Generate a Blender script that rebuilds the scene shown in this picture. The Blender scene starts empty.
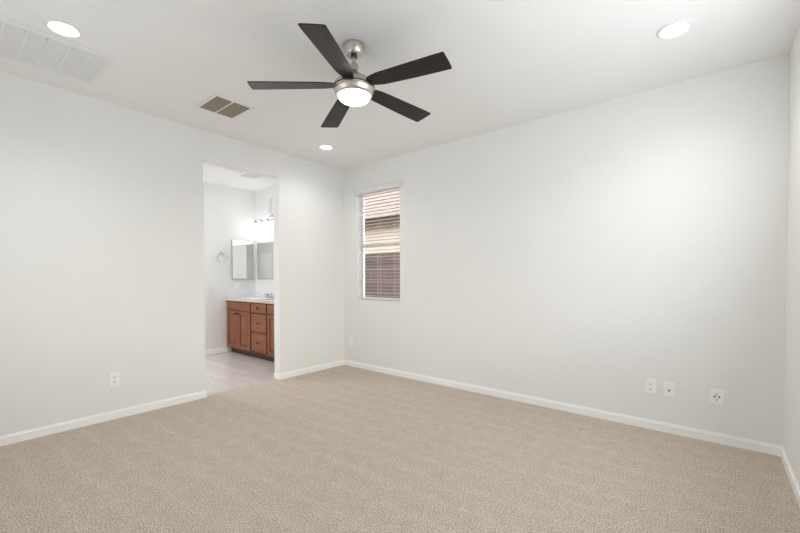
import bpy, bmesh, math, random
from mathutils import Matrix, Vector
random.seed(7)
S = bpy.context.scene
COL = S.collection

# ------------------------------------------------------------------ camera
F, YAW, PIT, ROLL, PY = 383.95, 0.686, -0.0195, -0.0014, 284.72
CAM = Vector((4.0464, -3.687, 1.2353))
cd = bpy.data.cameras.new('camera'); cam = bpy.data.objects.new('camera', cd); COL.objects.link(cam)
fw = Vector((-math.sin(YAW) * math.cos(PIT), math.cos(YAW) * math.cos(PIT), math.sin(PIT)))
rt = Vector((math.cos(YAW), math.sin(YAW), 0)); up = rt.cross(fw)
r2 = rt * math.cos(ROLL) + up * math.sin(ROLL); u2 = -rt * math.sin(ROLL) + up * math.cos(ROLL)
M = Matrix((r2, u2, -fw)).transposed().to_4x4(); M.translation = CAM
cam.matrix_world = M
cd.sensor_width = 36; cd.lens = F / 800 * 36; cd.shift_y = (PY - 266.5) / 800
cd.clip_start = 0.02
S.camera = cam

# ------------------------------------------------------------------ colour management
S.view_settings.view_transform = 'Standard'; S.view_settings.look = 'None'
S.view_settings.gamma = 1; S.view_settings.use_curve_mapping = False
S.view_settings.exposure = 0.95
S.cycles.use_denoising = True
S.cycles.max_bounces = 14; S.cycles.diffuse_bounces = 10; S.cycles.glossy_bounces = 8
S.cycles.caustics_reflective = False; S.cycles.caustics_refractive = False
S.cycles.sample_clamp_indirect = 6.0

# ------------------------------------------------------------------ sky, sun, daylight
W = bpy.data.worlds.new('sky'); S.world = W; W.use_nodes = True
nt = W.node_tree; nt.nodes.clear()
wo = nt.nodes.new('ShaderNodeOutputWorld'); bg = nt.nodes.new('ShaderNodeBackground')
sky = nt.nodes.new('ShaderNodeTexSky'); sky.sky_type = 'NISHITA'; sky.sun_disc = False; sky.dust_density = 7; sky.ozone_density = .5
sky.sun_elevation = math.radians(42); sky.sun_rotation = math.radians(100)
nt.links.new(sky.outputs[0], bg.inputs[0]); bg.inputs[1].default_value = 0.24
nt.links.new(bg.outputs[0], wo.inputs[0])

def light(name, kind, energy, loc, rot, color=(1, 1, 1), **kw):
    l = bpy.data.lights.new(name, kind); l.energy = energy; l.color = color
    for k, v in kw.items(): setattr(l, k, v)
    o = bpy.data.objects.new(name, l); COL.objects.link(o); o.location = loc; o.rotation_euler = rot
    return o
R = math.radians
sd = Vector((-.93, -.36, -.68))
light('sun', 'SUN', 3.0, (9, 5, 8), sd.to_track_quat('-Z', 'Y').to_euler(), (1, .96, .90), angle=R(.6))
RIGHT = 4.423
# daylight through the right wall window, then added fill lamps for front and bath
light('bedroom_window_daylight', 'AREA', 15.5, (RIGHT - .03, -1.72, 1.68), (R(97), 0, R(90)), (.89, .95, 1), shape='RECTANGLE', size=1.8, size_y=1.3)
light('front_fill_light', 'AREA', 5, (1.5, -3.93, 1.5), (R(100), 0, 0), (.89, .95, 1), shape='RECTANGLE', size=1.4, size_y=1.2)  # fill lamp added to lift the left wall and ceiling
light('bath_fill_light', 'AREA', 5, (-1.6, -3.05, 1.5), (R(80), 0, 0), (.90, .94, 1), shape='RECTANGLE', size=1.2, size_y=1.1)  # fill lamp added in the bath, the wall behind it is solid
light('bath_overhead_fill', 'AREA', 10, (-1.75, -2.3, 2.70), (0, 0, 0), (.97, .985, 1), shape='DISK', size=.5)  # unseen overhead fill added for the bath, no fixture built

# ------------------------------------------------------------------ materials
def mat(name, col, rough=.5, metal=0, noise=0, nscale=40, bump=0, bscale=200, emis=None, estr=0, spec=None):
    m = bpy.data.materials.new(name); m.use_nodes = True
    n = m.node_tree.nodes; L = m.node_tree.links; b = n['Principled BSDF']
    b.inputs['Base Color'].default_value = (*col, 1)
    b.inputs['Roughness'].default_value = rough; b.inputs['Metallic'].default_value = metal
    if spec is not None: b.inputs['Specular IOR Level'].default_value = spec
    tc = n.new('ShaderNodeTexCoord')
    nz = n.new('ShaderNodeTexNoise'); nz.inputs['Scale'].default_value = nscale; nz.inputs['Detail'].default_value = 4
    L.new(tc.outputs['Object'], nz.inputs['Vector'])
    rp = n.new('ShaderNodeValToRGB')
    rp.color_ramp.elements[0].position = .3; rp.color_ramp.elements[1].position = .7
    rp.color_ramp.elements[0].color = (*[c * (1 - noise) for c in col], 1)
    rp.color_ramp.elements[1].color = (*[min(1, c * (1 + noise)) for c in col], 1)
    L.new(nz.outputs['Fac'], rp.inputs['Fac']); L.new(rp.outputs['Color'], b.inputs['Base Color'])
    if bump:
        n2 = n.new('ShaderNodeTexNoise'); n2.inputs['Scale'].default_value = bscale; n2.inputs['Detail'].default_value = 3
        L.new(tc.outputs['Object'], n2.inputs['Vector'])
        bp = n.new('ShaderNodeBump'); bp.inputs['Strength'].default_value = bump; bp.inputs['Distance'].default_value = .004
        L.new(n2.outputs['Fac'], bp.inputs['Height']); L.new(bp.outputs['Normal'], b.inputs['Normal'])
    if emis:
        b.inputs['Emission Color'].default_value = (*emis, 1); b.inputs['Emission Strength'].default_value = estr
    return m

def nodes_of(m): return m.node_tree.nodes, m.node_tree.links, m.node_tree.nodes['Principled BSDF']

WALL = mat('wall_paint', (.835, .835, .822), .75, noise=.006, nscale=3, bump=.12, bscale=70)
CEIL = mat('ceiling_paint', (.85, .85, .84), .85, noise=.006, nscale=3, bump=.1, bscale=60)
TRIM = mat('trim_paint', (.95, .95, .945), .35, noise=.004)
PLASTIC = mat('white_plastic', (.92, .925, .915), .3, noise=.004)
HOLE = mat('socket_dark', (.06, .055, .05), .6, noise=.05)
HOLEG = mat('socket_grey', (.33, .33, .32), .5, noise=.05)
VENTW = mat('vent_enamel', (.80, .80, .785), .4, noise=.004)
VENTG = mat('return_fin_enamel', (.78, .78, .77), .5, noise=.01)
VENTD = mat('duct_dark', (.62, .62, .61), .8, noise=.05)
REGF = mat('register_fin', (.30, .27, .215), .55, noise=.05)
REGD = mat('register_duct', (.07, .062, .05), .8, noise=.1)
NICKEL = mat('brushed_nickel', (.60, .555, .50), .27, 1, noise=.03, nscale=60)
CHROME = mat('chrome', (.62, .63, .66), .12, 1, noise=.02)
BLACK = mat('black_gasket', (.012, .011, .01), .4, noise=.1)
LENS = mat('lamp_lens', (.9, .9, .88), .4, emis=(1, .975, .93), estr=4)
DOWN = mat('downlight_lens', (.9, .9, .9), .4, emis=(1, .985, .96), estr=9)
SHADE = mat('vanity_glass', (.95, .95, .95), .3, emis=(.96, .97, 1), estr=2.1)
MIRROR = mat('mirror_silver', (.93, .935, .93), .02, 1, noise=.002)
MEDGE = mat('mirror_edge', (.52, .53, .52), .25, .6, noise=.02)
MARBLE = mat('cultured_marble', (.80, .80, .83), .15, noise=.03, nscale=9)
EDGE = mat('counter_edge', (.60, .52, .42), .35, noise=.06, nscale=20)
KNOB = mat('dark_bronze', (.025, .018, .015), .35, .7, noise=.1)
SLAT = mat('slat_white', (.83, .83, .83), .45, noise=.01)
VAL = mat('valance_white', (.77, .77, .755), .5, noise=.01)
VINYL = mat('vinyl_frame', (.82, .83, .86), .4, noise=.005)
CORD = mat('cord_white', (.8, .8, .78), .8, noise=.02)
ROOFW = mat('outer_wall', (.6, .5, .4), .9, noise=.05)

def wood(name, dark, light_, axis, rough, scale=14):
    m = mat(name, light_, rough); n, L, b = nodes_of(m)
    tc = n.new('ShaderNodeTexCoord'); mp = n.new('ShaderNodeMapping')
    sc = [scale, scale, scale]; sc[axis] = scale * .08; mp.inputs['Scale'].default_value = sc
    nz = n.new('ShaderNodeTexNoise'); nz.inputs['Scale'].default_value = 2.4; nz.inputs['Detail'].default_value = 7
    rp = n.new('ShaderNodeValToRGB'); rp.color_ramp.elements[0].position = .32; rp.color_ramp.elements[1].position = .68
    rp.color_ramp.elements[0].color = (*dark, 1); rp.color_ramp.elements[1].color = (*light_, 1)
    L.new(tc.outputs['Object'], mp.inputs['Vector']); L.new(mp.outputs['Vector'], nz.inputs['Vector'])
    L.new(nz.outputs['Fac'], rp.inputs['Fac']); L.new(rp.outputs['Color'], b.inputs['Base Color'])
    return m
BLADE = wood('espresso_blade', (.010, .007, .006), (.022, .015, .013), 0, .36, 22)
n_, L_, b_ = nodes_of(NICKEL); tg = n_.new('ShaderNodeTangent'); tg.direction_type = 'RADIAL'; tg.axis = 'Z'
L_.new(tg.outputs[0], b_.inputs['Tangent']); b_.inputs['Anisotropic'].default_value = .7
nodes_of(BLADE)[2].inputs['Specular IOR Level'].default_value = .28
OAKV = wood('cherry_wood_upright', (.17, .052, .019), (.29, .100, .038), 2, .4, 20)
OAKF_SHADE = wood('cherry_wood_frame_shade', (.10, .034, .014), (.17, .060, .025), 2, .4, 20)  # same wood as the doors, darkened to paint in the frame's shade
OAKH = wood('cherry_wood_level', (.17, .052, .019), (.29, .100, .038), 0, .4, 20)
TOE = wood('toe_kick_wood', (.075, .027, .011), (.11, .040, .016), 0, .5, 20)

def carpet():
    m = mat('carpet', (.5, .42, .35), .95, spec=.1); n, L, b = nodes_of(m)
    tc = n.new('ShaderNodeTexCoord')
    def noise(scale, det, vec=None):
        z = n.new('ShaderNodeTexNoise'); z.inputs['Scale'].default_value = scale; z.inputs['Detail'].default_value = det
        L.new(vec or tc.outputs['Object'], z.inputs['Vector']); return z.outputs['Fac']
    def ramp(src, stops):
        r = n.new('ShaderNodeValToRGB'); e = r.color_ramp.elements
        e[0].position, e[0].color = stops[0][0], (*stops[0][1], 1); e[1].position, e[1].color = stops[-1][0], (*stops[-1][1], 1)
        for p_, c_ in stops[1:-1]:
            k = e.new(p_); k.color = (*c_, 1)
        L.new(src, r.inputs['Fac']); return r.outputs['Color']
    def mul(a, c, fac=1):
        x = n.new('ShaderNodeMix'); x.data_type = 'RGBA'; x.blend_type = 'MULTIPLY'; x.inputs[0].default_value = fac
        L.new(a, x.inputs[6]); L.new(c, x.inputs[7]); return x.outputs[2]
    fleck = ramp(noise(165, 2), [(.36, (.29, .24, .195)), (.5, (.55, .475, .405)), (.64, (.78, .69, .60))])
    patch = mul(ramp(noise(13, 4), [(.35, (.95, .95, .95)), (.65, (1.05, 1.05, 1.05))]), ramp(noise(70, 3), [(.36, (.92, .92, .92)), (.64, (1.08, 1.08, 1.08))]))
    mp = n.new('ShaderNodeMapping'); mp.inputs['Rotation'].default_value = (0, 0, R(-4)); L.new(tc.outputs['Object'], mp.inputs['Vector'])
    wv = n.new('ShaderNodeTexWave'); wv.inputs['Scale'].default_value = 1.55; wv.inputs['Distortion'].default_value = 1.6
    wv.inputs['Detail'].default_value = 2; wv.inputs['Detail Scale'].default_value = 1.4; wv.bands_direction = 'Y'
    L.new(mp.outputs['Vector'], wv.inputs['Vector'])
    sweep = ramp(wv.outputs['Fac'], [(.0, (.985, .985, .985)), (.8, (1.0, 1.0, 1.0)), (1.0, (1.035, 1.035, 1.035))])
    L.new(mul(mul(fleck, patch), sweep), b.inputs['Base Color'])
    bp = n.new('ShaderNodeBump'); bp.inputs['Strength'].default_value = .55; bp.inputs['Distance'].default_value = .006
    L.new(noise(190, 2), bp.inputs['Height']); L.new(bp.outputs['Normal'], b.inputs['Normal'])
    return m
CARPET = carpet()

def brick(name, c1, c2, mortar, bw, bh, ms, rough, vec=(0, 0, 0), bump=0, off=.5, rotz=0):
    m = mat(name, c1, rough); n, L, b = nodes_of(m)
    tc = n.new('ShaderNodeTexCoord'); mp = n.new('ShaderNodeMapping'); mp.inputs['Rotation'].default_value = vec
    br = n.new('ShaderNodeTexBrick'); br.inputs['Scale'].default_value = 1
    br.inputs['Brick Width'].default_value = bw; br.inputs['Row Height'].default_value = bh
    br.inputs['Mortar Size'].default_value = ms; br.offset = off
    br.inputs['Color1'].default_value = (*c1, 1); br.inputs['Color2'].default_value = (*c2, 1); br.inputs['Mortar'].default_value = (*mortar, 1)
    L.new(tc.outputs['Object'], mp.inputs['Vector']); L.new(mp.outputs['Vector'], br.inputs['Vector'])
    nz = n.new('ShaderNodeTexNoise'); nz.inputs['Scale'].default_value = 14; nz.inputs['Detail'].default_value = 5
    L.new(tc.outputs['Object'], nz.inputs['Vector'])
    rp = n.new('ShaderNodeValToRGB'); rp.color_ramp.elements[0].color = (.86, .86, .86, 1); rp.color_ramp.elements[1].color = (1.1, 1.1, 1.1, 1)
    L.new(nz.outputs['Fac'], rp.inputs['Fac'])
    x = n.new('ShaderNodeMix'); x.data_type = 'RGBA'; x.blend_type = 'MULTIPLY'; x.inputs[0].default_value = 1
    L.new(br.outputs['Color'], x.inputs[6]); L.new(rp.outputs['Color'], x.inputs[7]); L.new(x.outputs[2], b.inputs['Base Color'])
    return m
PLANK = brick('plank_tile', (.74, .695, .68), (.64, .60, .585), (.48, .44, .42), 1.2, .15, .0025, .22)
BLOCK = brick('block_masonry', (.20, .148, .146), (.175, .13, .128), (.32, .275, .27), .40, .235, .008, .9, (R(90), 0, 0))
STUCCO = mat('cream_stucco', (.86, .78, .64), .9, noise=.03, nscale=12, bump=.3, bscale=60)
EAVE = mat('eave_brown', (.19, .13, .075), .8, noise=.15, nscale=6)
GUTTER = mat('gutter_white', (.74, .70, .69), .5, noise=.03)
TILE = mat('clay_roof_tile', (.66, .55, .515), .85, noise=.12, nscale=9)
DIRT = mat('gravel_ground', (.42, .34, .27), .95, noise=.2, nscale=30)
ROOFD = mat('roof_shingle', (.3, .24, .2), .9, noise=.1)
GLASS = bpy.data.materials.new('window_glass'); GLASS.use_nodes = True
n = GLASS.node_tree.nodes; L = GLASS.node_tree.links; n.clear()
go = n.new('ShaderNodeOutputMaterial'); gm = n.new('ShaderNodeMixShader'); gt = n.new('ShaderNodeBsdfTransparent'); gg = n.new('ShaderNodeBsdfGlossy')
fr = n.new('ShaderNodeLayerWeight'); fr.inputs[0].default_value = .12; gg.inputs['Roughness'].default_value = .02
gt.inputs[0].default_value = (.95, .97, .97, 1)
L.new(fr.outputs[0], gm.inputs[0]); L.new(gt.outputs[0], gm.inputs[1]); L.new(gg.outputs[0], gm.inputs[2]); L.new(gm.outputs[0], go.inputs[0])

FROST = mat('frosted_glass', (.9, .92, .92), .6, noise=.01); n, L, b = nodes_of(FROST)
tr_ = n.new('ShaderNodeBsdfTranslucent'); tr_.inputs[0].default_value = (.92, .93, .94, 1); mx_ = n.new('ShaderNodeMixShader'); mx_.inputs[0].default_value = .8
L.new(b.outputs[0], mx_.inputs[1]); L.new(tr_.outputs[0], mx_.inputs[2]); L.new(mx_.outputs[0], n['Material Output'].inputs[0])

# ------------------------------------------------------------------ mesh helpers
class MB:
    def __init__(s): s.bm = bmesh.new()
    def box(s, x0, x1, y0, y1, z0, z1, bev=0, seg=2):
        b = bmesh.new()
        v = [b.verts.new((x, y, z)) for z in (z0, z1) for y in (y0, y1) for x in (x0, x1)]
        for f in ((0, 2, 3, 1), (4, 5, 7, 6), (0, 1, 5, 4), (2, 6, 7, 3), (0, 4, 6, 2), (1, 3, 7, 5)):
            b.faces.new([v[i] for i in f])
        if bev: bmesh.ops.bevel(b, geom=b.edges[:], offset=bev, segments=seg, profile=.5, affect='EDGES')
        return s.merge(b)
    def merge(s, b, mx=None):
        bmesh.ops.recalc_face_normals(b, faces=b.faces[:])
        if mx is not None: bmesh.ops.transform(b, matrix=mx, verts=b.verts[:])
        me = bpy.data.meshes.new('t'); b.to_mesh(me); b.free(); s.bm.from_mesh(me); bpy.data.meshes.remove(me); return s
    def lathe(s, prof, seg=48, mx=None, cap=True):
        b = bmesh.new(); rings = []
        for r, z in prof:
            if r < 1e-6: rings.append([b.verts.new((0, 0, z))]); continue
            rings.append([b.verts.new((r * math.cos(2 * math.pi * i / seg), r * math.sin(2 * math.pi * i / seg), z)) for i in range(seg)])
        for a, c in zip(rings, rings[1:]):
            for i in range(seg):
                j = (i + 1) % seg
                if len(a) == 1 and len(c) == 1: continue
                if len(a) == 1: b.faces.new((a[0], c[i], c[j]))
                elif len(c) == 1: b.faces.new((a[i], a[j], c[0]))
                else: b.faces.new((a[i], a[j], c[j], c[i]))
        if cap:
            for rg in (rings[0], rings[-1]):
                if len(rg) > 1: b.faces.new(rg)
        return s.merge(b, mx)
    def prism(s, pts, h0, h1, mx=None, bev=0):
        b = bmesh.new()
        lo = [b.verts.new((x, y, h0)) for x, y in pts]; hi = [b.verts.new((x, y, h1)) for x, y in pts]
        b.faces.new(lo[::-1]); b.faces.new(hi); k = len(pts)
        for i in range(k): b.faces.new((lo[i], lo[(i + 1) % k], hi[(i + 1) % k], hi[i]))
        if bev: bmesh.ops.bevel(b, geom=b.edges[:], offset=bev, segments=2, profile=.5, affect='EDGES')
        return s.merge(b, mx)
    def tube(s, path, r, seg=12, closed=False):
        b = bmesh.new(); P = [Vector(q) for q in path]; k = len(P); rings = []
        prev = None
        for i, q in enumerate(P):
            if closed: t = (P[(i + 1) % k] - P[i - 1]).normalized()
            else: t = (P[min(i + 1, k - 1)] - P[max(i - 1, 0)]).normalized()
            a = prev if prev is not None else (Vector((0, 0, 1)) if abs(t.z) < .9 else Vector((1, 0, 0)))
            u = (a - t * a.dot(t)).normalized(); w = t.cross(u); prev = u
            rings.append([b.verts.new(q + (u * math.cos(2 * math.pi * j / seg) + w * math.sin(2 * math.pi * j / seg)) * r) for j in range(seg)])
        for i in range(k if closed else k - 1):
            a, c = rings[i], rings[(i + 1) % k]
            for j in range(seg): b.faces.new((a[j], a[(j + 1) % seg], c[(j + 1) % seg], c[j]))
        if not closed: b.faces.new(rings[0][::-1]); b.faces.new(rings[-1])
        return s.merge(b)
    def build(s, name, m, parent=None, origin=None, smooth=False):
        off = Vector(parent['_o'] if parent is not None and '_o' in parent else (0, 0, 0))
        if parent is None and origin is not None: off = Vector(origin)
        bmesh.ops.translate(s.bm, vec=-off, verts=s.bm.verts[:])
        me = bpy.data.meshes.new(name); s.bm.to_mesh(me); s.bm.free(); me.materials.append(m)
        if smooth:
            for f in me.polygons: f.use_smooth = True
            try: me.set_sharp_from_angle(angle=R(32))
            except Exception: pass
        o = bpy.data.objects.new(name, me); COL.objects.link(o)
        if parent is not None: o.parent = parent
        elif origin is not None: o.location = off
        o['_o'] = list(off)
        return o

def tag(o, label, cat, group=None):
    o['label'] = label; o['category'] = cat
    if group: o['group'] = group
    return o
def thing(name, label, cat, loc, group=None):
    o = bpy.data.objects.new(name, None); COL.objects.link(o); o.location = loc; o.empty_display_size = .05
    o['_o'] = list(loc); return tag(o, label, cat, group)
def struct(name, mb, m, smooth=False):
    o = mb.build(name, m, smooth=smooth); o['kind'] = 'structure'; return o
def B(*a, **k): return MB().box(*a, **k)
def RX(a): return Matrix.Rotation(a, 4, 'X')
def RY(a): return Matrix.Rotation(a, 4, 'Y')
def T(x, y, z): return Matrix.Translation((x, y, z))

# ------------------------------------------------------------------ the setting
H, RW, LY = 2.74, 4.423, -3.95          # ceiling height, room width, front wall
D0, D1, DH = -1.911, -1.032, 2.432      # bath opening
BX, BY, BF = -2.18, -0.075, -3.2        # bath far wall, vanity wall, bath front wall
WX0, WX1, WZ0, WZ1 = .272, 1.028, .935, 2.40
struct('floor', B(-.06, RW, LY, 0, -.10, 0), CARPET)
struct('floor_bath', B(BX, -.06, BF, BY, -.10, -.004), PLANK)
struct('ceiling', B(-2.30, RW + .12, LY - .12, .15, H, H + .12), CEIL)
struct('wall_left', MB().box(-.12, 0, LY, D0, 0, H).box(-.12, 0, D1, 0, 0, H).box(-.12, 0, D0, D1, DH, H), WALL)
struct('wall_back', MB().box(-.12, WX0, 0, .15, 0, H).box(WX1, RW + .12, 0, .15, 0, H).box(WX0, WX1, 0, .15, 0, WZ0).box(WX0, WX1, 0, .15, WZ1, H), WALL)
RY0, RY1, RZ0, RZ1 = -2.68, -.75, .95, 2.36
struct('wall_right', MB().box(RW, RW + .12, LY - .12, RY0, 0, H).box(RW, RW + .12, RY1, 0, 0, H).box(RW, RW + .12, RY0, RY1, 0, RZ0).box(RW, RW + .12, RY0, RY1, RZ1, H), WALL)
# front wall with an unseen window added for fill light, and the entry door
FX0, FX1, FZ1 = 3.50, 4.26, 2.03
struct('wall_front', MB().box(-.12, .75, LY - .12, LY, 0, H).box(.75, 2.25, LY - .12, LY, 0, .88).box(.75, 2.25, LY - .12, LY, 2.15, H).box(2.25, FX0, LY - .12, LY, 0, H).box(FX0, FX1, LY - .12, LY, FZ1, H).box(FX1, RW, LY - .12, LY, 0, H), WALL)
a, c = LY - .10, LY - .05
w4 = struct('added_window', MB().box(.75, 2.25, a, c, .88, .92).box(.75, 2.25, a, c, 2.11, 2.15).box(.75, .79, a, c, .92, 2.11).box(2.21, 2.25, a, c, .92, 2.11).box(1.48, 1.52, a, c, .92, 2.11), VINYL)
B(.79, 2.21, LY - .077, LY - .073, .92, 2.11).build('glass_pane', GLASS, w4)  # pane of the added window
a, c = RW + .05, RW + .10
w3 = struct('window_3', MB().box(a, c, RY0, RY1, RZ0, RZ0 + .04).box(a, c, RY0, RY1, RZ1 - .04, RZ1).box(a, c, RY0, RY0 + .04, RZ0 + .04, RZ1 - .04)
       .box(a, c, RY1 - .04, RY1, RZ0 + .04, RZ1 - .04).box(a, c, -1.735, -1.695, RZ0 + .04, RZ1 - .04), VINYL)
B(RW + .072, RW + .076, RY0 + .04, RY1 - .04, RZ0 + .04, RZ1 - .04).build('glass_pane', GLASS, w3)
d2 = MB(); d2.box(FX0, FX1, LY - .06, LY - .02, .008, FZ1)
for z0, z1 in ((.22, .95), (1.10, 1.90)):
    for x0, x1 in ((FX0 + .11, (FX0 + FX1) / 2 - .05), ((FX0 + FX1) / 2 + .05, FX1 - .11)): d2.box(x0, x1, LY - .02, LY - .014, z0, z1, bev=.004)
d2 = struct('door_2', d2, TRIM)
MB().lathe([(0, 0), (.030, 0), (.030, .008), (.011, .012), (.011, .040), (0, .040)], 24, T(FX0 + .07, LY - .02, .95) @ RX(R(-90))).tube([(FX0 + .07, LY + .015, .95), (FX0 + .18, LY + .015, .95)], .009, 12).build('lever_handle', CHROME, d2, smooth=True)
struct('trim_1', MB().box(FX0 - .065, FX0, LY, LY + .015, 0, FZ1 + .065).box(FX1, FX1 + .065, LY, LY + .015, 0, FZ1 + .065).box(FX0, FX1, LY, LY + .015, FZ1, FZ1 + .065), TRIM)
# bath shell
V0, V1, VZ0, VZ1 = -1.735, -.80, 2.292, 2.556
struct('wall_bath_back', MB().box(BX, V0, BY, .15, 0, H).box(V1, -.12, BY, .15, 0, H).box(V0, V1, BY, .15, 0, VZ0).box(V0, V1, BY, .15, VZ1, H), WALL)
struct('wall_bath_far', B(BX - .12, BX, BF - .12, .15, 0, H), WALL)
struct('wall_bath_front', B(BX, -.12, BF - .12, BF, 0, H), WALL)
w2 = struct('window_2', MB().box(V0, V1, -.055, -.02, VZ0, VZ0 + .012).box(V0, V1, -.055, -.02, VZ1 - .012, VZ1).box(V0, V0 + .012, -.055, -.02, VZ0 + .012, VZ1 - .012).box(V1 - .012, V1, -.055, -.02, VZ0 + .012, VZ1 - .012), VINYL)
B(V0 + .012, V1 - .012, -.04, -.036, VZ0 + .012, VZ1 - .012).build('glass_pane', FROST, w2)

def skirting(name, runs):
    mb = MB()
    for x0, x1, y0, y1 in runs: mb.box(x0, x1, y0, y1, 0, .064).box(*shrink(x0, x1, y0, y1), .064, .078, bev=.0)
    return struct(name, mb, TRIM)
SIDE = {}
def shrink(x0, x1, y0, y1):
    # thinner lip at the top, kept against the wall side
    s = SIDE['s']; d = .006
    return (x0 + (d if s == '+x' else 0), x1 - (d if s == '-x' else 0), y0 + (d if s == '+y' else 0), y1 - (d if s == '-y' else 0))
K = .011
SIDE['s'] = '-x'
o = MB()
def base_run(mb, x0, x1, y0, y1, side, h=.073):
    SIDE['s'] = side
    mb.box(x0, x1, y0, y1, 0, h - .014); a = shrink(x0, x1, y0, y1); mb.box(*a, h - .014, h, bev=.0)
mb = MB(); base_run(mb, 0, K, LY + K, D0 + K, '-x'); base_run(mb, -.12, 0, D0, D0 + K, '-y'); struct('baseboard_left', mb, TRIM)
mb = MB(); base_run(mb, 0, K, D1 - K, -K, '-x'); base_run(mb, -.12, 0, D1 - K, D1, '+y'); struct('baseboard_left_corner', mb, TRIM)
mb = MB(); base_run(mb, 0, RW, -K, 0, '+y'); struct('baseboard_back', mb, TRIM)
mb = MB(); base_run(mb, RW - K, RW, LY, -K, '+x'); struct('baseboard_right', mb, TRIM)
mb = MB(); base_run(mb, 0, FX0 - .065, LY, LY + K, '-y'); struct('baseboard_front', mb, TRIM)
mb = MB(); base_run(mb, BX, BX + K, BF, -.60, '-x', .088); struct('baseboard_bath', mb, TRIM)

# window in the back wall
w1 = MB(); yf0, yf1, fwid = .085, .135, .030
sw = .013
w1.box(WX0, WX0 + sw, yf0, yf1, WZ0, WZ1).box(WX1 - sw, WX1, yf0, yf1, WZ0, WZ1).box(WX0 + sw, WX1 - sw, yf0, yf1, WZ0, WZ0 + fwid).box(WX0 + sw, WX1 - sw, yf0, yf1, WZ1 - fwid, WZ1)
w1 = struct('window_1', w1, VINYL)
for x0 in (WX0, WX1 - .003): B(x0, x0 + .003, .002, yf0, WZ0, WZ1).build('return_bright_skin', TRIM, w1)  # paler skin added over the drywall returns to paint in their brightness
B(WX0 + sw, WX1 - sw, .108, .112, WZ0 + fwid, WZ1 - fwid).build('glass_pane', GLASS, w1)
B(WX0 + sw, WX1 - sw, .095, .125, 1.652, 1.677).build('meeting_rail', VINYL, w1)

# ------------------------------------------------------------------ outside the window
struct('ground', B(-16, 12, .15, 14, -.35, -.25), DIRT)
struct('roof', B(-3, RW + 4.2, -5.2, .24, H + .12, H + .20), ROOFD)  # house roof, its unseen right overhang stretched to keep sun off the side window
struct('sun_block_roof', B(-3, RW + 4.2, -11.0, -5.2, H + .12, H + .20), ROOFD)  # unseen slab added in front of the house to block sun
gw = thing('block_wall', 'grey-brown concrete block garden wall outside the window', 'wall', (-1.2, 1.9, -.25))
B(-7, .9, 1.8, 2.0, -.25, 1.52).build('block_course', BLOCK, gw)
B(-7, .9, 1.785, 2.015, 1.52, 1.70, bev=.006).build('cap_course', BLOCK, gw)
hs = thing('neighbour_house', 'cream stucco house with brown eaves and clay tile roof seen through the window', 'house', (-4, 5.12, -.25))
B(-9.5, -.2, 5.12, 8, -.25, 3.0).build('stucco_wall', STUCCO, hs)
mb = MB(); mb.box(-9.5, -.2, 5.0, 5.04, 2.76, 3.06).box(-9.5, -.2, 5.04, 5.12, 3.0, 3.03)
for i in range(15): mb.box(-9.3 + i * .6, -9.21 + i * .6, 5.04, 5.12, 2.80, 3.0)
mb.build('eave_board', EAVE, hs)
B(-9.5, -.2, 4.90, 5.0, 3.05, 3.15, bev=.02).build('rain_gutter', GUTTER, hs)
# tile courses stepping up the slope
mb = MB()
for i in range(20):
    y = 4.96 + i * .30; z = 3.14 + i * .125
    mb.box(-9.5, -.2, y, y + .36, z, z + .05, bev=.012)
mb.build('roof_tile', TILE, hs)

# ------------------------------------------------------------------ window blind
vb = thing('window_blind', 'white horizontal slat blind hung in the bedroom window, slats open', 'blind', (.65, 0, WZ1))
mb = MB(); mb.box(.217, 1.078, -.034, -.002, 2.345, 2.42, bev=.004); mb.box(.224, 1.071, -.040, -.034, 2.357, 2.408, bev=.002)
mb.build('valance', VAL, vb)
B(WX0 + .006, WX1 - .006, .012, .062, 2.352, 2.398).build('headrail', SLAT, vb)
sl = None; z = 2.325; k = 0
while z > .985:
    if sl is None:
        pts = []
        for i in range(9):
            t = i / 8 * 2 - 1; pts.append((t * .0245, .0012 * (1 - t * t)))
        for i in range(9):
            t = 1 - i / 8 * 2; pts.append((t * .0245, .0012 * (1 - t * t) - .0016))
        sb = MB(); sb.prism(pts, WX0 + .006, WX1 - .006, Matrix(((0, 0, 1, 0), (1, 0, 0, 0), (0, 1, 0, 0), (0, 0, 0, 1))))
        bmesh.ops.rotate(sb.bm, cent=(0, 0, 0), matrix=Matrix.Rotation(R(-2.2), 3, 'X'), verts=sb.bm.verts[:])
        bmesh.ops.translate(sb.bm, vec=(.65, 0, WZ1), verts=sb.bm.verts[:])
        sl = sb.build('slat', SLAT, vb, smooth=True); o = sl
    else:
        o = sl.copy(); COL.objects.link(o)
    o.parent = vb; o.location = (0, .038, z - WZ1); z -= .043; k += 1
# slat x range was built about x=.65: shift back
for v in sl.data.vertices: v.co.x -= .65
for i, v in enumerate(sl.data.vertices): pass
B(WX0 + .006, WX1 - .006, .013, .063, .942, .965, bev=.004).build('bottom_rail', SLAT, vb)
for x in (.36, .65, .94):
    mb = MB()
    for y in (.0105, .0655): mb.box(x - .0015, x + .0015, y - .0008, y + .0008, .95, 2.36)
    mb.build('ladder_cord', CORD, vb)

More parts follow.
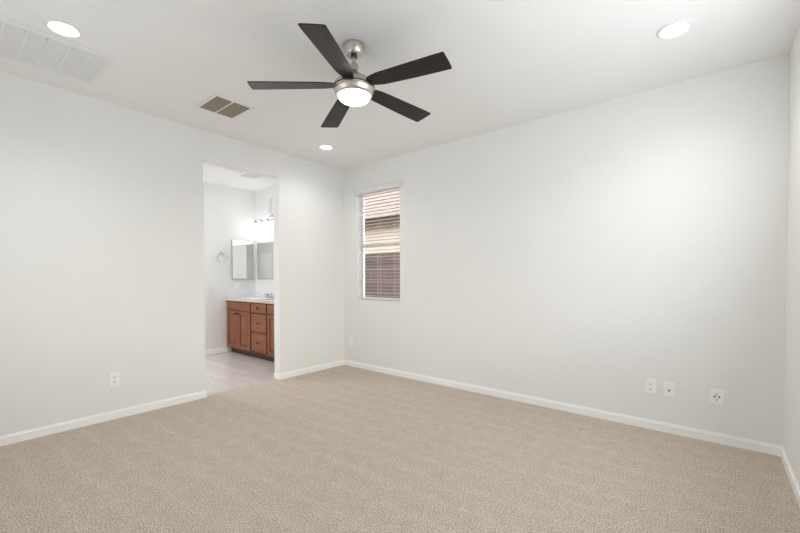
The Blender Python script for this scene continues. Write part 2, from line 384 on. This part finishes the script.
# ------------------------------------------------------------------ ceiling fan
FX, FY = 2.2187, -1.9228
fan = thing('ceiling_fan', 'brushed nickel ceiling fan with five dark blades and a lit dome', 'ceiling fan', (FX, FY, H))
def at(mb): bmesh.ops.translate(mb.bm, vec=(FX, FY, 0), verts=mb.bm.verts[:]); return mb
def fanpart(name, prof, m, seg=64):
    mb = MB().lathe([(r_, z_ - H) for r_, z_ in prof], seg); bmesh.ops.translate(mb.bm, vec=(FX, FY, H), verts=mb.bm.verts[:])
    return mb.build(name, m, fan, smooth=True)
fanpart('canopy', [(0, H), (.0695, H), (.0705, H - .003), (.0695, H - .012), (.065, H - .030), (.055, H - .056), (.051, H - .063), (.047, H - .066), (0, H - .066)], NICKEL)
fanpart('canopy_collar', [(0, H - .065), (.021, H - .065), (.020, H - .078), (0, H - .078)], BLACK)
fanpart('downrod', [(0, H - .075), (.0118, H - .075), (.0118, 2.605), (0, 2.605)], NICKEL, 32)
fanpart('yoke_cover', [(0, 2.626), (.014, 2.625), (.023, 2.618), (.027, 2.606), (.026, 2.579), (.029, 2.573), (.035, 2.562), (.046, 2.549), (0, 2.549)], NICKEL)
fanpart('motor_housing', [(0, 2.551), (.045, 2.551), (.066, 2.537), (.090, 2.523), (.112, 2.507), (.127, 2.490), (.135, 2.475), (.1365, 2.465), (0, 2.465)], NICKEL)
fanpart('gasket_ring', [(0, 2.466), (.131, 2.466), (.131, 2.458), (0, 2.458)], BLACK)
fanpart('light_collar', [(0, 2.459), (.1335, 2.459), (.1335, 2.453), (.128, 2.437), (.119, 2.421), (.113, 2.414), (.109, 2.412), (.1055, 2.414), (0, 2.414)], NICKEL)
fanpart('lamp_dome', [(.105, 2.415)] + [(.105 * math.cos(a * R(90) / 12), 2.415 - .050 * math.sin(a * R(90) / 12)) for a in range(1, 12)] + [(0, 2.365)], LENS)
# one blade outline, x outward
def blade_mb():
    out = [(.105, -.030), (.150, -.045), (.20, -.0535), (.30, -.0565), (.45, -.060), (.60, -.0635), (.652, -.0640), (.659, -.058),
           (.657, .02), (.654, .074), (.646, .081), (.55, .0780), (.40, .0720), (.28, .0655), (.20, .0600), (.150, .0500), (.105, .032)]
    mb = MB(); mb.prism(out, -.003, .003, T(0, 0, 0) @ RX(R(-9)), bev=.0012)
    mb.lathe([(0, -.004), (.004, -.004), (.004, .0)], 12, T(.14, 0, -.004))
    return mb
mb = blade_mb(); bmesh.ops.translate(mb.bm, vec=(FX, FY, H), verts=mb.bm.verts[:])
blade = mb.build('blade', BLADE, fan)
for i in range(5):
    b = blade if i == 0 else blade.copy()
    if i: COL.objects.link(b)
    b.parent = fan; b.location = (0, 0, 2.484 - H); b.rotation_euler = (0, R(2.5 - .9 * math.cos(R(9.06 + 72 * i))), R(9.06 + 72 * i))

# ------------------------------------------------------------------ recessed downlights
def downlight(x, y, label, e=12):
    t = thing('recessed_light', label, 'ceiling light', (x, y, H), 'recessed downlights in the bedroom ceiling')
    mb = MB().lathe([(.057, H), (.092, H), (.092, H - .003), (.086, H - .009), (.074, H - .011), (.064, H - .004), (.057, H)], 48, cap=False)
    bmesh.ops.translate(mb.bm, vec=(x, y, 0), verts=mb.bm.verts[:]); mb.build('trim_ring', VENTW, t, smooth=True)
    mb = MB().lathe([(0, H), (.061, H), (.061, H - .0035), (0, H - .0035)], 48)
    bmesh.ops.translate(mb.bm, vec=(x, y, 0), verts=mb.bm.verts[:]); mb.build('lens', DOWN, t, smooth=True)
    s = light('downlight_beam', 'SPOT', e, (0, 0, -.03), (0, 0, 0), (1, .99, .975), spot_size=R(150), spot_blend=1, shadow_soft_size=.075)
    s.parent = t
    return t
downlight(.994, -3.155, 'round white downlight beside the large return air grille')
downlight(3.842, -.803, 'round white downlight near the right end of the back wall')
downlight(.560, -.773, 'small-looking round white downlight near the far left ceiling corner')

# ------------------------------------------------------------------ ceiling grilles
gr = thing('return_air_grille', 'large white return air grille in the ceiling at upper left', 'vent', (.576, -3.25, H))
gx0, gx1, gy0, gy1 = .297, .854, -3.63, -2.86
mb = MB(); mb.box(gx0, gx0 + .045, gy0, gy1, H - .012, H, bev=.003).box(gx1 - .045, gx1, gy0, gy1, H - .012, H, bev=.003)
mb.box(gx0 + .045, gx1 - .045, gy1 - .03, gy1, H - .012, H).box(gx0 + .045, gx1 - .045, gy0, gy0 + .03, H - .012, H)
mb.build('frame', VENTW, gr)
ys = [gy1 - .03] + [-2.985 - .1015 * i for i in range(6)] + [gy0 + .03]
for i in range(len(ys) - 1):
    y1, y0 = ys[i] - (.007 if i else 0), ys[i + 1] + (.007 if i < len(ys) - 2 else 0)
    mb = MB(); x = gx0 + .047
    while x < gx1 - .056:
        mb.prism([(x, H - .0095), (x + .0012, H - .0095), (x + .0092, H - .002), (x + .008, H - .002)], y0, y1, Matrix(((1, 0, 0, 0), (0, 0, 1, 0), (0, 1, 0, 0), (0, 0, 0, 1)))); x += .0105
    p_ = mb.build('louver_bay', VENTG, gr)
    if i: B(gx0 + .045, gx1 - .045, ys[i] - .007, ys[i] + .007, H - .011, H).build('divider_bar', VENTW, gr)
B(gx0 + .045, gx1 - .045, gy0 + .03, gy1 - .03, H - .0015, H).build('duct_backing', VENTD, gr)
for x, y in ((gx1 - .06, -3.07), (gx1 - .062, -3.20), (gx1 - .062, -3.30)):
    mb = MB().lathe([(0, H - .012), (.004, H - .012), (.004, H - .006), (0, H - .006)], 12); bmesh.ops.translate(mb.bm, vec=(x, y, 0), verts=mb.bm.verts[:]); mb.build('screw', HOLEG, gr)

rg = thing('supply_register', 'small square ceiling register with two brownish louver panels', 'vent', (.68, -2.016, H))
rx0, rx1, ry0, ry1 = .518, .846, -2.164, -1.868
mb = MB(); e = .026
mb.box(rx0 - e, rx1 + e, ry0 - e, ry0, H - .006, H, bev=.002).box(rx0 - e, rx1 + e, ry1, ry1 + e, H - .006, H, bev=.002)
mb.box(rx0 - e, rx0, ry0, ry1, H - .006, H).box(rx1, rx1 + e, ry0, ry1, H - .006, H)
mb.build('frame', VENTW, rg)
B(rx0, rx1, -2.030, -2.019, H - .007, H).build('divider_bar', VENTW, rg)
for y0, y1 in ((ry0, -2.030), (-2.019, ry1)):
    mb = MB(); x = rx0 + .006
    while x < rx1 - .016:
        mb.prism([(x, H - .008), (x + .0015, H - .008), (x + .0105, H - .001), (x + .009, H - .001)], y0, y1, Matrix(((1, 0, 0, 0), (0, 0, 1, 0), (0, 1, 0, 0), (0, 0, 0, 1)))); x += .0165
    mb.build('louver_panel', REGF, rg)
B(rx0, rx1, ry0, ry1, H - .0009, H).build('duct_backing', REGD, rg)
bv = thing('exhaust_grille', 'white exhaust vent in the bath ceiling above the doorway', 'vent', (-1.26, -.69, H))
mb = MB(); mb.box(-1.40, -1.12, -.83, -.80, H - .012, H).box(-1.40, -1.12, -.58, -.55, H - .012, H).box(-1.40, -1.37, -.80, -.58, H - .012, H).box(-1.15, -1.12, -.80, -.58, H - .012, H); mb.build('frame', VENTW, bv)
mb = MB()
for i in range(11): mb.box(-1.37, -1.15, -.795 + i * .02, -.785 + i * .02, H - .010, H - .001)
mb.build('louver', VENTW, bv)
B(-1.37, -1.15, -.80, -.58, H - .001, H).build('duct_backing', REGD, bv)

# ------------------------------------------------------------------ wall plates
# local frame: u across, z up, n out of the wall
def wmat(o, u, nrm): return Matrix(((u[0], nrm[0], 0, o[0]), (u[1], nrm[1], 0, o[1]), (0, 0, 1, o[2]), (0, 0, 0, 1)))
def loc_build(mb, mx, name, m, root): bmesh.ops.transform(mb.bm, matrix=mx, verts=mb.bm.verts[:]); bmesh.ops.recalc_face_normals(mb.bm, faces=mb.bm.faces[:]); return mb.build(name, m, root)
def plate(kind, label, cat, o, u, nrm, group=None, w=.07):
    t = thing(kind, label, cat, o, group or ('wall outlets' if kind == 'wall_outlet' else None)); mx = wmat(o, u, nrm)
    loc_build(B(-w / 2, w / 2, 0, .006, -.0575, .0575, bev=.0025), mx, 'cover_plate', PLASTIC, t)
    return t, mx
def receptacle(t, mx, m=HOLE, big=1):
    for zc in (.0195, -.0195):
        mb = MB(); pts = [(.0165 * math.cos(a), .0165 * math.sin(a)) for a in [i * math.pi / 12 for i in range(24)]]
        pts = [(x, max(-.0125, min(.0125, y))) for x, y in pts]
        q = []
        for p_ in pts:
            if not q or (abs(q[-1][0] - p_[0]) + abs(q[-1][1] - p_[1])) > 1e-5: q.append(p_)
        mb.prism(q, .006, .0085, Matrix(((1, 0, 0, 0), (0, 0, 1, 0), (0, 1, 0, zc), (0, 0, 0, 1))))
        f = loc_build(mb, mx, 'socket_face', PLASTIC, t)
        mb = MB(); mb.box(-.0078, -.0052, .0083, .0089, zc - .001, zc + .0085).box(.0052, .0078, .0083, .0089, zc - .001, zc + .0085)
        mb.box(-.0028, .0028, .0083, .0089, zc - .0095, zc - .0045)
        loc_build(mb, mx, 'socket_slot', m, f)
    mb = MB().lathe([(0, .006), (.003, .006), (.003, .0072), (0, .0072)], 12, RX(R(-90))); loc_build(mb, mx, 'screw', PLASTIC, t)
LU, LN = (0, 1), (1, 0); BU, BN = (1, 0), (0, -1)
t, mx = plate('wall_outlet', 'white duplex outlet low on the left wall before the doorway', 'outlet', (0, -2.686, .345), LU, LN); receptacle(t, mx)
t, mx = plate('wall_outlet', 'white duplex outlet on the back wall, left of the cable plate', 'outlet', (3.657, 0, .347), BU, BN); receptacle(t, mx)
t, mx = plate('cable_plate', 'white wall plate with one cable jack between two outlets', 'wall plate', (3.780, 0, .345), BU, BN)
mb = MB().lathe([(0, .006), (.009, .006), (.009, .009), (.0055, .0095), (.0055, .016), (.0, .016)], 16, T(0, 0, -.006) @ RX(R(-90))); loc_build(mb, mx, 'coax_jack', HOLEG, t)
mb = MB(); mb.lathe([(0, .006), (.003, .006), (.003, .0072), (0, .0072)], 12, T(0, 0, .04) @ RX(R(-90))); loc_build(mb, mx, 'screw', PLASTIC, t)
mb = MB().lathe([(0, .006), (.003, .006), (.003, .0072), (0, .0072)], 12, T(0, 0, -.04) @ RX(R(-90))); loc_build(mb, mx, 'screw', PLASTIC, t)
t, mx = plate('wall_outlet', 'white outlet nearest the right corner, holding a small night-light body', 'outlet', (4.071, 0, .343), BU, BN, w=.078); receptacle(t, mx)
t['label'] = 'white duplex outlet on the back wall nearest the right corner, darkest sockets'
for xx in (-.0135, .0135):
    mb = MB().lathe([(0, .0085), (.0062, .0085), (.0062, .0092), (0, .0092)], 16, T(xx, 0, .002) @ RX(R(-90))); loc_build(mb, mx, 'socket_opening', HOLE, t)
t, mx = plate('wall_outlet', 'white outlet low on the back wall below the window by the far corner', 'outlet', (.140, 0, .348), BU, BN); receptacle(t, mx, HOLEG)
t, mx = plate('wall_outlet', 'white outlet above the bath countertop, under the small left mirror', 'outlet', (BX, -.41, 1.105), LU, LN, w=.085); receptacle(t, mx, HOLEG)

# ------------------------------------------------------------------ bath vanity
va = thing('vanity_cabinet', 'cherry-stained wood bath vanity with raised panel doors and drawers', 'cabinet', (-1.2, -.34, 0))
VX0, VX1, VY, VT = BX, -.16, -.60, .863
mb = MB(); mb.box(VX0, VX1, VY + .02, BY, .09, .108).box(VX0, VX1, BY - .012, BY, .108, VT)
for x0 in (VX0, -1.414, -.974, VX1 - .018): mb.box(x0, x0 + .018, VY + .02, BY - .012, .108, VT)
mb.build('carcass', OAKV, va)
# face frame
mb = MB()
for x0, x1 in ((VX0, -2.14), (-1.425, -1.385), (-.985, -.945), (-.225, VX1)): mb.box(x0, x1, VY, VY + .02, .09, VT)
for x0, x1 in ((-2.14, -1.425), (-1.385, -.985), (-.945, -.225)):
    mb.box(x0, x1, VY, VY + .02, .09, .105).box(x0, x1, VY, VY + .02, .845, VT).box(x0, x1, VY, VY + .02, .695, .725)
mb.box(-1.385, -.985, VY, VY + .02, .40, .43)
mb.build('face_frame', OAKF_SHADE, va)
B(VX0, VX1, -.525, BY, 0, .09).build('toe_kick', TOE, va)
def raised(x0, x1, z0, z1, y, m, name, rail=.055):
    mb = MB(); th = .019
    mb.box(x0, x0 + rail, y - th, y, z0, z1, bev=.003).box(x1 - rail, x1, y - th, y, z0, z1, bev=.003)
    mb.box(x0 + rail, x1 - rail, y - th, y, z0, z0 + rail, bev=.003).box(x0 + rail, x1 - rail, y - th, y, z1 - rail, z1, bev=.003)
    g = .012; b = bmesh.new(); s = .022
    a = [(x0 + rail + g, z0 + rail + g), (x1 - rail - g, z0 + rail + g), (x1 - rail - g, z1 - rail - g), (x0 + rail + g, z1 - rail - g)]
    c = [(x0 + rail + g + s, z0 + rail + g + s), (x1 - rail - g - s, z0 + rail + g + s), (x1 - rail - g - s, z1 - rail - g - s), (x0 + rail + g + s, z1 - rail - g - s)]
    lo = [b.verts.new((x, y - .008, z)) for x, z in a]; hi = [b.verts.new((x, y - .017, z)) for x, z in c]
    b.faces.new(hi); b.faces.new(lo[::-1])
    for i in range(4): b.faces.new((lo[i], lo[(i + 1) % 4], hi[(i + 1) % 4], hi[i]))
    mb.merge(b)
    d_ = mb.build(name, m, va)
    B(x0 + rail, x1 - rail, y - .007, y, z0 + rail, z1 - rail).build('panel_groove', TOE, d_)  # recessed groove floor in the darker toe-kick wood
    return d_
def knob(x, z, par, y=VY - .019):
    mb = MB().lathe([(0, 0), (.009, 0), (.006, .006), (.006, .012), (.013, .017), (.016, .023), (.013, .029), (0, .031)], 16, T(x, y, z) @ RX(R(90)))
    mb.build('knob', KNOB, par, smooth=True)
def slab(x0, x1, z0, z1, name='drawer_front'):
    return B(x0, x1, VY - .019, VY, z0, z1, bev=.006).build(name, OAKH, va)
for x0, x1 in ((-2.145, -1.42), (-.95, -.22)):
    slab(x0, x1, .722, .842, 'false_front'); xm = (x0 + x1) / 2
    d = raised(x0, xm - .002, .108, .70, VY, OAKV, 'cabinet_door'); knob(xm - .032, .662, d)
    d = raised(xm + .002, x1, .108, .70, VY, OAKV, 'cabinet_door'); knob(xm + .032, .662, d)
for z0, z1, zk in ((.715, .842, .778), (.432, .688, .548), (.118, .402, .262)):
    d = slab(-1.392, -.978, z0, z1); knob(-1.185, zk, d)
ct = thing('countertop', 'pale countertop with a beige front edge on the bath vanity', 'countertop', (-1.2, -.34, VT))
CY = -.63; SX, SY, SA, SB = -1.66, -.36, .235, .165
# slab with an oval basin cut in
b = bmesh.new(); N = 48
def ell(a, bb, z): return [b.verts.new((SX + a * math.cos(2 * math.pi * i / N), SY + bb * math.sin(2 * math.pi * i / N), z)) for i in range(N)]
def rect(z):
    out = []
    for i in range(N):
        c, s_ = math.cos(2 * math.pi * i / N), math.sin(2 * math.pi * i / N)
        k_ = min([(1e9 if abs(c) < 1e-9 else ((-.16 - SX) / c if c > 0 else (BX - SX) / c)), (1e9 if abs(s_) < 1e-9 else ((BY - SY) / s_ if s_ > 0 else (CY + .012 - SY) / s_))])
        out.append(b.verts.new((SX + c * k_, SY + s_ * k_, z)))
    return out
zt = .903
top = rect(zt); e0 = ell(SA, SB, zt); e1 = ell(SA - .01, SB - .01, zt - .006); e2 = ell(SA * .86, SB * .84, zt - .07); e3 = ell(SA * .5, SB * .5, zt - .125)
for a, c in ((top, e0), (e0, e1), (e1, e2), (e2, e3)):
    for i in range(N): b.faces.new((a[i], a[(i + 1) % N], c[(i + 1) % N], c[i]))
b.faces.new(e3)
mb = MB(); me = bpy.data.meshes.new('t'); bmesh.ops.recalc_face_normals(b, faces=b.faces[:]); b.to_mesh(me); b.free(); mb.bm.from_mesh(me)
# corner fill of the rectangle (square corners missed by the radial grid) and underside
mb.box(BX, -.16, CY + .012, BY, VT, zt - .135 if False else VT + .001)
mb.box(BX, -.16, CY + .012, -.535, VT, zt - .0005).box(BX, -1.92, CY + .012, BY, VT, zt - .0005).box(-1.40, -.16, -.535, BY, VT, zt - .0005).box(-1.92, -1.40, -.185, BY, VT, zt - .0005)
mb.build('counter_slab', MARBLE, ct, smooth=True)
B(BX, -.16, CY, CY + .012, VT - .004, zt, bev=.002).build('front_edge', EDGE, ct)
mb = MB(); mb.box(BX, BX + .018, CY + .01, BY, zt, .962, bev=.003); mb.build('side_splash', MARBLE, ct)
B(BX + .018, -.16, BY - .018, BY, zt, .985, bev=.003).build('back_splash', MARBLE, ct)

fc = thing('bath_faucet', 'chrome two-handle faucet at the back of the bath countertop', 'faucet', (SX, -.15, zt))
mb = MB(); mb.box(SX - .085, SX + .085, -.178, -.122, zt, zt + .018, bev=.008)
mb.build('base_plate', CHROME, fc)
path = [(SX, -.15, zt + .015)] + [(SX, -.15 - .075 * (1 - math.cos(a * R(20))), zt + .030 + .035 * math.sin(a * R(20))) for a in range(0, 6)] + [(SX, -.275, zt + .045)]
MB().tube(path, .011, 14).build('spout', CHROME, fc, smooth=True)
for x in (SX - .062, SX + .062):
    hnd = MB().lathe([(0, zt + .016), (.020, zt + .016), (.017, zt + .04), (.014, zt + .042), (.010, zt + .046), (0, zt + .047)], 20, T(x, -.15, 0)).tube([(x, -.15, zt + .042), (x + (.05 if x > SX else -.05), -.165, zt + .052)], .006, 10)
    hnd.build('handle', CHROME, fc, smooth=True)

def mirror(name, label, x0, x1, y0, y1, z0, z1, face):
    t = thing(name, label, 'mirror', ((x0 + x1) / 2, (y0 + y1) / 2, z0), 'frameless bath mirrors')
    B(x0, x1, y0, y1, z0, z1).build('backing', MEDGE, t)
    if face == 'x': mb = B(x1, x1 + .003, y0 + .006, y1 - .006, z0 + .006, z1 - .006)
    else: mb = B(x0 + .006, x1 - .006, y0 - .003, y0, z0 + .006, z1 - .006)
    mb.build('mirror_glass', MIRROR, t); return t
mirror('wall_mirror', 'frameless rectangular mirror on the bath side wall beside the towel ring', BX, BX + .02, -.51, -.125, 1.205, 1.868, 'x')
mirror('wall_mirror', 'frameless vanity mirror behind the faucet, under the lit vanity lamps', -2.105, -1.22, BY - .008, BY, 1.205, 1.825, 'y')

tr = thing('towel_ring', 'chrome towel ring on the bath wall left of the side mirror', 'towel ring', (BX, -.669, 1.635))
MB().lathe([(0, 0), (.026, 0), (.026, .008), (.012, .014), (.010, .04), (.0, .042)], 20, T(BX, -.669, 1.635) @ RY(R(90))).build('wall_post', CHROME, tr, smooth=True)
MB().tube([(BX + .035, -.669 + .085 * math.sin(a * R(15)), 1.555 - .0 + .085 * math.cos(a * R(15))) for a in range(24)], .0045, 10, closed=True).build('ring', CHROME, tr, smooth=True)

vl = thing('vanity_light', 'chrome vanity light with glowing glass shades above the bath mirror', 'wall lamp', (-1.62, BY, 2.22))
lx = [-2.0, -1.81, -1.62, -1.43, -1.24]
B(-1.69, -1.55, BY - .022, BY, 2.165, 2.275, bev=.008).build('wall_plate', CHROME, vl)
MB().tube([(-2.03, -.125, 2.222), (-1.21, -.125, 2.222)], .008, 12).tube([(-1.62, BY - .02, 2.222), (-1.62, -.125, 2.222)], .01, 12).build('cross_bar', CHROME, vl, smooth=True)
for x in lx:
    a = MB().tube([(x, -.125, 2.222), (x, -.155, 2.222), (x, -.172, 2.212), (x, -.175, 2.195)], .007, 12)
    a.lathe([(0, 2.20), (.018, 2.198), (.026, 2.185), (.030, 2.160), (.030, 2.152), (0, 2.152)], 20, T(x, -.175, 0))
    a.build('lamp_arm', CHROME, vl, smooth=True)
    MB().lathe([(0, 2.152), (.032, 2.150), (.044, 2.12), (.055, 2.08), (.064, 2.035), (.070, 2.005), (0, 2.005)], 28, T(x, -.175, 0)).build('glass_shade', SHADE, vl, smooth=True)

for o in bpy.data.objects:
    if '_o' in o: del o['_o']
